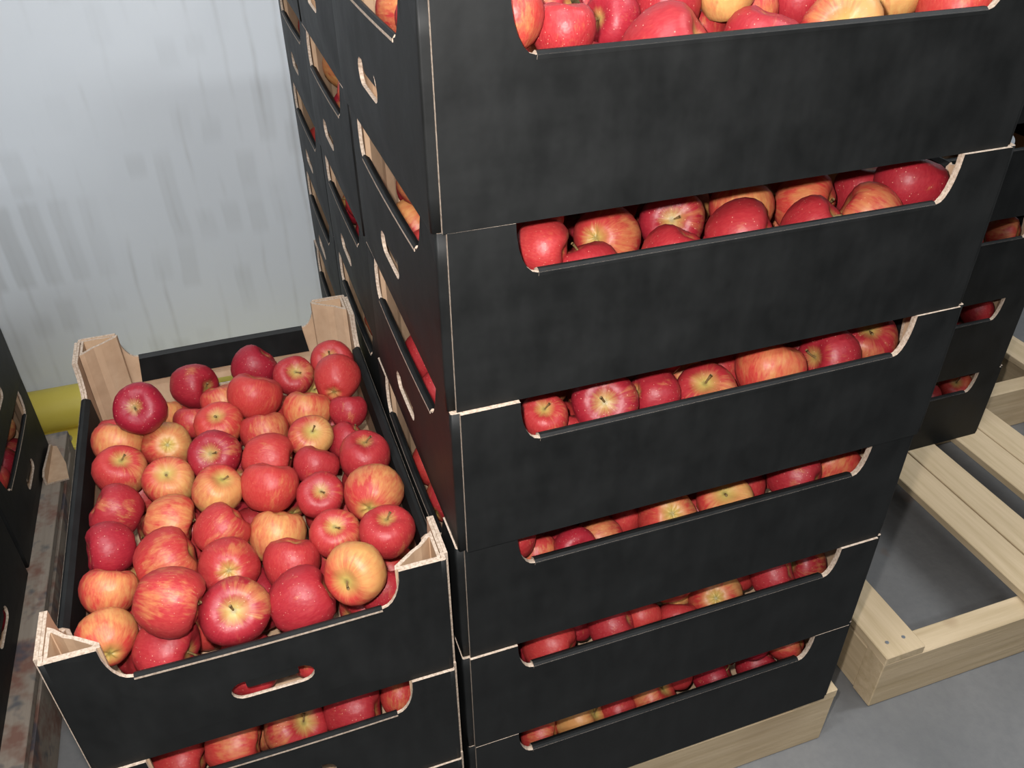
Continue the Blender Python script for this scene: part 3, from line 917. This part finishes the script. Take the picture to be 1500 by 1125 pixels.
('B',0.4044,0.0857,0.7699,0.036,0.35,0.35,0.87,1.88,1.89,-1.93,0.55,0.45,0),
('B',0.3302,0.1834,0.8119,0.0348,-0.94,-0.29,0.17,0.49,-1.67,0.46,0.51,0.4,3),
('B',0.0686,0.3521,0.8078,0.0335,0.52,0.49,0.7,-1.12,-1.1,0.33,0.15,0.76,3),
('B',0.3535,0.1323,0.768,0.0341,-1,0.05,0.06,-0.73,-0.49,-0.67,0.39,0.79,3),
('B',0.0665,0.1554,0.8001,0.0371,-0.87,0.22,0.44,1.05,-0.76,0.33,0.36,0.5,0),
('B',0.4886,0.1921,0.8212,0.0344,0.71,-0.09,0.7,0.43,-0.09,0.63,0.48,0.41,3),
('B',0.2486,0.206,0.823,0.0373,0.6,0.72,0.34,-0.91,-0.69,-0.79,0.23,0.41,3),
('B',0.0574,0.087,0.8285,0.0332,0.7,0.63,0.34,1.77,-0.87,-0.63,0.18,0.52,0),
('B',0.0581,0.2942,0.8459,0.0352,-0.87,0.49,0.07,0.4,-1.83,1.17,0.52,0.86,3),
('B',0.255,0.0945,0.7674,0.0335,0.86,-0.5,0.1,-0.93,-1.11,-0.5,0.41,0.54,0),
('B',0.1212,0.1158,0.8573,0.0354,-0.04,0.56,0.83,-1.28,-0.75,0.56,0.21,0.46,3),
('C',0.1166,0.0542,0.6547,0.0263,-0.15,-0.35,0.92,0.11,-0.66,0.89,0.35,0.6,1),
('C',0.1478,0.0641,0.6183,0.026,0.19,0.54,0.82,0.08,-0.64,0.91,0.1,0.7,2),
('C',0.1854,0.0509,0.6612,0.0369,-0.36,-0.72,0.59,0.03,-0.67,0.89,0.3,0.9,1),
('C',0.2474,0.0557,0.6528,0.0304,0.94,-0,-0.35,-0.03,-0.66,0.9,0.1,0.85,1),
('C',0.3115,0.0496,0.6414,0.0356,-0.35,-0.28,0.9,-0.1,-0.65,0.9,0.5,0.75,1),
('C',0.3682,0.1127,0.6183,0.0351,0.16,0.49,0.86,-0.12,-0.67,0.89,0.1,0.6,2),
('C',0.313,0.1061,0.6309,0.026,0.16,0.49,0.85,-0.07,-0.68,0.88,0.6,0.3,2),
('C',0.3949,0.0535,0.6532,0.0395,0.32,0.36,0.88,-0.18,-0.65,0.89,0.4,0.2,2),
('C',0.4765,0.0518,0.6536,0.0378,-0.97,-0.03,0.24,-0.24,-0.65,0.88,0.15,0.85,1),
('C',0.5437,0.0753,0.649,0.0385,-0.27,-0.39,0.88,-0.28,-0.65,0.86,0.35,0.8,1),
('C',0.4805,0.109,0.632,0.026,0.15,0.47,0.87,-0.22,-0.67,0.87,0.2,0.8,2),
('C',0.047,0.224,0.5929,0.035,-0.32,0.66,0.68,0.84,1.47,-0.98,0.53,0.7,3),
('C',0.047,0.297,0.5979,0.035,0.78,0.2,0.6,-0.8,-1.79,-1.87,0.1,0.7,3),
('C',0.2197,0.1628,0.5852,0.0332,0.93,-0.07,0.36,-0.61,-0.05,1.7,0.41,0.37,3),
('C',0.0903,0.1031,0.5852,0.0333,-0.64,0.74,0.21,0.2,-0.87,-0.64,0.53,0.58,0),
('C',0.3035,0.1654,0.5854,0.0335,0.85,0.19,0.5,0.15,0.38,-0.11,0.06,0.59,3),
('C',0.1546,0.1224,0.5859,0.034,0.07,0.56,0.83,-1.13,-0.45,1.47,0.14,0.45,3),
('C',0.486,0.1684,0.5856,0.0337,0.71,0.7,0.12,0.52,0.21,-2.3,0.11,0.86,0),
('C',0.2137,0.1121,0.624,0.0339,-0.15,0.65,0.75,-0.37,-0.01,0.67,0.53,0.93,3),
('C',0.0732,0.1488,0.6283,0.0349,0.98,0.19,0.08,-0.02,1.74,-0.54,0.56,0.66,0),
('C',0.06,0.0667,0.6329,0.0371,-0.04,0.96,0.27,-0.81,0.9,-1.99,0.12,0.62,0),
('C',0.1366,0.1243,0.6509,0.0367,0.32,0.72,0.61,0.13,-0.32,-0.16,0.49,0.61,3),
('C',0.449,0.1643,0.6431,0.0359,0.63,0.64,0.44,-1.15,-0.21,0.27,0.5,0.58,0),
('C',0.4436,0.1085,0.6784,0.0335,-0.1,0.56,0.82,-0.55,-0.3,0.95,0.22,0.48,3),
('C',0.2751,0.1064,0.6737,0.0339,-0.82,0.01,0.57,1.79,2.06,-0.65,0.32,0.6,3),
('D',0.1119,0.0593,0.4438,0.0266,0.23,0.65,0.73,0.17,-0.52,0.97,0.35,0.5,2),
('D',0.1567,0.095,0.4363,0.026,0.22,0.63,0.75,0.13,-0.54,0.97,0.1,0.8,2),
('D',0.1536,0.04,0.4603,0.026,0.17,-0.85,0.49,0.12,-0.52,0.98,0.1,0.9,1),
('D',0.1985,0.0599,0.4374,0.0324,-1,0.02,-0.05,0.08,-0.52,0.98,0.4,0.6,2),
('D',0.2443,0.0955,0.4363,0.0301,0.21,0.62,0.76,0.05,-0.55,0.97,0.1,0.5,2),
('D',0.2837,0.0516,0.4583,0.0376,0.19,0.62,-0.77,-0,-0.53,0.98,0.6,0.3,1),
('D',0.3669,0.0522,0.4558,0.0358,-0.3,-0.24,0.92,-0.08,-0.53,0.98,0.75,0.3,1),
('D',0.4153,0.0894,0.4363,0.033,0.2,0.6,0.78,-0.1,-0.54,0.97,0.05,0.6,2),
('D',0.4697,0.0979,0.4363,0.0262,0.19,0.59,0.79,-0.14,-0.55,0.96,0.2,0.5,2),
('D',0.4669,0.0504,0.469,0.0364,0.62,-0.77,0.14,-0.16,-0.54,0.97,0.15,0.8,2),
('D',0.5432,0.0726,0.4519,0.0371,0.55,0.17,0.82,-0.21,-0.54,0.96,0.3,0.3,2),
('D',0.047,0.224,0.4109,0.035,0.86,0.46,0.22,-1.06,2.35,0.2,0.37,0.68,3),
('D',0.047,0.297,0.4159,0.035,0.1,-0.69,0.71,0.93,1.73,-0.19,0.07,0.4,3),
('D',0.1136,0.1661,0.403,0.033,-0.66,-0.7,0.27,-0.15,-1.59,0.74,0.06,0.47,0),
('D',0.3574,0.0927,0.403,0.033,0.98,0.17,0.1,-1.16,-0.2,-1.57,0.1,0.55,3),
('D',0.3276,0.1466,0.435,0.035,0.81,-0.42,0.41,-0.27,-1.53,0.29,0.56,0.86,0),
('D',0.1832,0.0898,0.4942,0.0367,-0.22,-0.15,0.96,-0.61,0.35,-0.53,0.32,0.64,3),
('D',0.0756,0.054,0.4935,0.0334,-0.42,0.11,0.9,0.47,0.6,1.52,0.42,0.63,3),
('D',0.4129,0.0812,0.4993,0.0335,-0.11,0.32,0.94,0.06,0.51,0.3,0.21,0.77,3),
('E',0.1304,0.0523,0.2678,0.0383,0.78,-0.63,0.04,0.18,-0.42,1.02,0.1,0.5,2),
('E',0.1824,0.0861,0.2544,0.026,0.24,0.7,0.67,0.15,-0.44,1.01,0.1,0.8,2),
('E',0.2183,0.0491,0.2773,0.0351,0.88,-0.21,0.43,0.11,-0.43,1.02,0.05,0.75,2),
('E',0.2716,0.0603,0.2603,0.0266,0.24,0.7,0.68,0.07,-0.43,1.03,0.15,0.4,2),
('E',0.3197,0.0444,0.2544,0.0286,0.24,0.7,0.68,0.03,-0.42,1.03,0.1,0.6,2),
('E',0.3831,0.0527,0.2647,0.0387,0.42,0.52,-0.74,-0.02,-0.43,1.03,0.6,0.35,1),
('E',0.3387,0.0919,0.2544,0.026,0.23,0.68,0.7,0.02,-0.45,1.02,0.7,0.3,2),
('E',0.4408,0.0898,0.2544,0.0282,0.22,0.67,0.71,-0.06,-0.45,1.02,0.1,0.5,2),
('E',0.4681,0.049,0.2856,0.035,0.76,-0.41,0.5,-0.1,-0.44,1.02,0.1,0.75,2),
('E',0.5445,0.0735,0.2544,0.0367,-0.96,0.05,0.29,-0.13,-0.44,1.02,0.3,0.8,1),
('E',0.4943,0.1266,0.2217,0.0338,-0.81,-0.36,0.47,1.12,0.37,-0.12,0.29,0.59,0),
('E',0.0855,0.1063,0.2249,0.0369,0.97,-0.19,0.15,-0.87,-0.14,-1.13,0.18,0.82,3),
('E',0.0459,0.0831,0.2738,0.0334,0.96,-0.28,0.1,1.51,-1.15,2.41,0.1,0.85,0),
('E',0.3129,0.0739,0.3107,0.0359,0.81,0.56,0.18,-1.46,-0.11,1.36,0.53,0.37,3),
('F',0.1173,0.0492,0.0772,0.0329,0.9,-0.41,0.14,0.23,-0.34,1.04,0.3,0.4,2),
('F',0.1828,0.0527,0.0724,0.0386,0.7,-0.31,0.64,0.18,-0.34,1.05,0.7,0.2,1),
('F',0.2424,0.0461,0.0724,0.0276,0.26,0.76,0.6,0.13,-0.34,1.05,0.1,0.6,2),
('F',0.3006,0.0514,0.0724,0.0374,0.61,-0.14,0.78,0.09,-0.35,1.06,0.4,0.3,1),
('F',0.3535,0.0761,0.0724,0.0277,0.25,0.73,0.63,0.05,-0.36,1.05,0.05,0.6,2),
('F',0.4058,0.0501,0.0724,0.0361,0.84,-0.12,0.53,0.01,-0.35,1.06,0.05,0.9,2),
('F',0.4462,0.0946,0.0724,0.0296,0.24,0.72,0.65,-0.01,-0.38,1.05,0.3,0.2,2),
('F',0.4801,0.0477,0.0724,0.0322,0.7,0.22,0.68,-0.04,-0.35,1.06,0.1,0.85,2),
('F',0.5275,0.0495,0.1109,0.0331,0.74,-0.62,0.26,-0.08,-0.37,1.05,0.3,0.4,2),
('F',0.4632,0.0604,0.1327,0.0347,0.28,-0.5,0.82,1.24,-1.67,-1.36,0.11,0.92,3),
('R0',1.2779,0.5109,0.1119,0.0349,-0.51,-0.4,0.76,-0.35,-0.57,0.89,0.3,0.3,1),
('R0',1.2034,0.5133,0.0948,0.0351,-0.33,0.2,0.92,0.58,0.87,-0.19,0.45,0.64,3),
('R1',1.258,0.5086,0.3068,0.0326,0.13,0.44,0.89,-0.4,-0.63,0.83,0.1,0.7,2),
('R1',1.2282,0.5149,0.2428,0.0367,0.36,0.93,0.09,-1.5,-2.18,-0.22,0.13,0.79,3),
('R1',1.2809,0.5709,0.2827,0.0338,-0.88,0.3,0.36,-0.09,1.81,-0.85,0.13,0.92,3),
('R2',1.2585,0.5122,0.4826,0.0362,0.56,-0.79,0.26,-0.44,-0.69,0.76,0.4,0.4,2),
('R2',1.1918,0.5326,0.4652,0.0332,-0.17,0.5,0.85,0.31,0.37,-0.13,0.49,0.3,3),
('M2',0.0542,0.6777,0.4364,0.033,0.94,0.06,0.33,0.78,-0.61,0.76,0.45,0.73,3),
('M3',0.0558,0.6612,0.6135,0.0339,0.62,0.72,0.31,1.2,-0.37,2.72,0.1,0.82,3),
('M3',0.044,0.7221,0.6386,0.0339,-0.88,-0.06,0.46,0.29,0.72,-0.63,0.48,0.94,3),
('M3',0.0442,0.6518,0.6756,0.0331,-0.8,-0.29,0.53,0.89,-0.2,1.55,0.38,0.64,3),
('M4',0.0495,0.7037,0.7967,0.0349,-0.7,-0.36,0.61,-0.59,0.27,1.39,0.13,0.94,3),
('M4',0.0514,0.7304,0.8593,0.0365,-0.34,0.83,0.44,-1.53,-0.03,-0.31,0.57,0.49,3),
('M4',0.0467,0.5957,0.8594,0.0336,-0.73,-0.33,0.59,0.38,0.7,0.94,0.57,0.36,3),
('N3',0.0445,1.1068,0.6186,0.0341,0.21,0.18,0.96,0.37,0.97,0.82,0.37,0.36,3),
('N4',0.0596,1.1301,0.8326,0.0366,0.56,-0.8,0.22,0.77,0.41,0.08,0.11,0.31,3),
('L00',-0.699,0.5814,0.0391,0.0331,0.2,0.97,0.12,0.11,0.67,-0.44,0.22,0.89,3),
('L01',-0.7028,1.0522,0.0417,0.0357,-0.83,0.14,0.54,1.57,-0.29,0.17,0.23,0.88,3),
('L01',-0.7097,0.9817,0.078,0.0347,-0.93,0.26,0.28,1.16,0.24,-0.16,0.38,0.94,3),
('L01',-0.7054,1.0337,0.1297,0.034,-0.61,-0.65,0.46,-1.01,-1.82,1.87,0.59,0.78,3),
('L01',-0.7029,0.8717,0.1196,0.0345,0.13,0.27,0.95,0.22,-0.9,-1.85,0.22,0.45,3),
]
LEAVES = [(93, (0.8, 0.3, 0.5), 1.1), (93, (-0.5, 0.7, 0.6), 0.9)]


def nth(k):
    w = ['first', 'second', 'third', 'fourth', 'fifth', 'sixth', 'seventh', 'eighth', 'ninth', 'tenth', 'eleventh', 'twelfth',
         'thirteenth', 'fourteenth', 'fifteenth', 'sixteenth', 'seventeenth', 'eighteenth', 'nineteenth', 'twentieth']
    return w[k] if k < 20 else 'number %d' % (k + 1)


TRAYNAME = {'A': 'topmost tray of the tall stack', 'B': 'second tray down the tall stack', 'C': 'third tray down the tall stack',
            'D': 'fourth tray down the tall stack', 'E': 'fifth tray down the tall stack', 'F': 'lowest tray of the tall stack',
            'U': 'tray just under the open one', 'V': 'bottom tray of the short stack'}


def apple_labels():
    """last field of an apple: 1, 2 = plainly in view (2: no stem seen), 3 = a glimpse of it in view, 0 = only in view from the side"""
    lab = {}
    boxes = {}
    for i, a in enumerate(APPLES):
        boxes.setdefault(a[0], []).append(i)
    for bx, ids in boxes.items():
        top = sorted([i for i in ids if APPLES[i][13] in (1, 2)], key=lambda i: APPLES[i][1])
        peep = sorted([i for i in ids if APPLES[i][13] == 3], key=lambda i: APPLES[i][1])
        rest = [i for i in ids if APPLES[i][13] == 0]
        if bx == 'T':
            top.sort(key=lambda i: APPLES[i][2])
            nrow = 8
            per = math.ceil(len(top) / nrow)
            for r in range(nrow):
                row = sorted(top[r * per:(r + 1) * per], key=lambda i: APPLES[i][1])
                for k, i in enumerate(row):
                    a = APPLES[i]
                    lab[i] = ('%s in the open tray, %s row from near end, %s from left' % (tone(a[11], a[12]), nth(r), nth(k)), 'apples heaped in the open tray')
            peep.sort(key=lambda i: APPLES[i][2])
            for q, word in enumerate(('near third', 'middle third', 'far third')):
                n3 = math.ceil(len(peep) / 3)
                for k, i in enumerate(sorted(peep[q * n3:(q + 1) * n3], key=lambda i: APPLES[i][1])):
                    lab[i] = ('red apple peeping from below in the %s of the open tray, %s from left' % (word, nth(k)), 'under layer of apples in the open tray')
            for i in rest:
                lab[i] = ('red apple buried under the top layer of the open tray', 'buried apples in the open tray')
            continue
        if bx in TRAYNAME:
            where = TRAYNAME[bx]
        elif bx[0] in 'MN':
            k = 5 - int(bx[1])
            where = '%s column, tall stack, %s tray' % ('middle' if bx[0] == 'M' else 'rearmost', ORD[k])
        elif bx[0] == 'R':
            where = 'right-hand stack, %s tray up' % nth(int(bx[1]))
        else:
            where = '%s column, left-edge stack, %s tray up' % ('middle' if bx[2] == '0' else 'farthest', nth(int(bx[1])))
        for k, i in enumerate(top):
            a = APPLES[i]
            lab[i] = ('%s, %s from left in the %s' % (tone(a[11], a[12]), nth(k), where), 'apples showing in the ' + where)
        for k, i in enumerate(peep):
            lab[i] = ('red apple glimpsed in the %s, %s' % (where, nth(k)) + ' from left', 'apples glimpsed in the ' + where)
        for i in rest:
            lab[i] = ('hidden red apple in the ' + where, 'hidden apples in the ' + where)
    return lab


LAB = apple_labels()
for i, a in enumerate(APPLES):
    bx, x, y, z, r, ax, ay, az, tx, ty, tz, yel, crim, listed = a
    o = bpy.data.objects.new('apple', APM[(i * 7 + 3) % 5])
    COL.objects.link(o)
    zz = Vector((ax, ay, az)).normalized()
    tt = Vector((tx, ty, tz))
    xx = (tt - zz * tt.dot(zz)).normalized()
    yy = zz.cross(xx)
    m3 = Matrix((xx, yy, zz)).transposed().to_4x4()
    o.matrix_world = Matrix.Translation((x, y, z + DECK)) @ m3 @ Matrix.Scale(r, 4)
    o.color = (yel, crim, 0, 1)
    o['label'], o['group'] = LAB[i]
    o['category'] = 'apple'
    st = link_mesh('stem', STM[i % 4], o) if listed != 2 or i % 6 == 0 else None
    link_mesh('calyx', CAM_[i % 2], o)
    for key, vec, ln in LEAVES:
        if key == i and st:
            leaf(st, vec, ln)
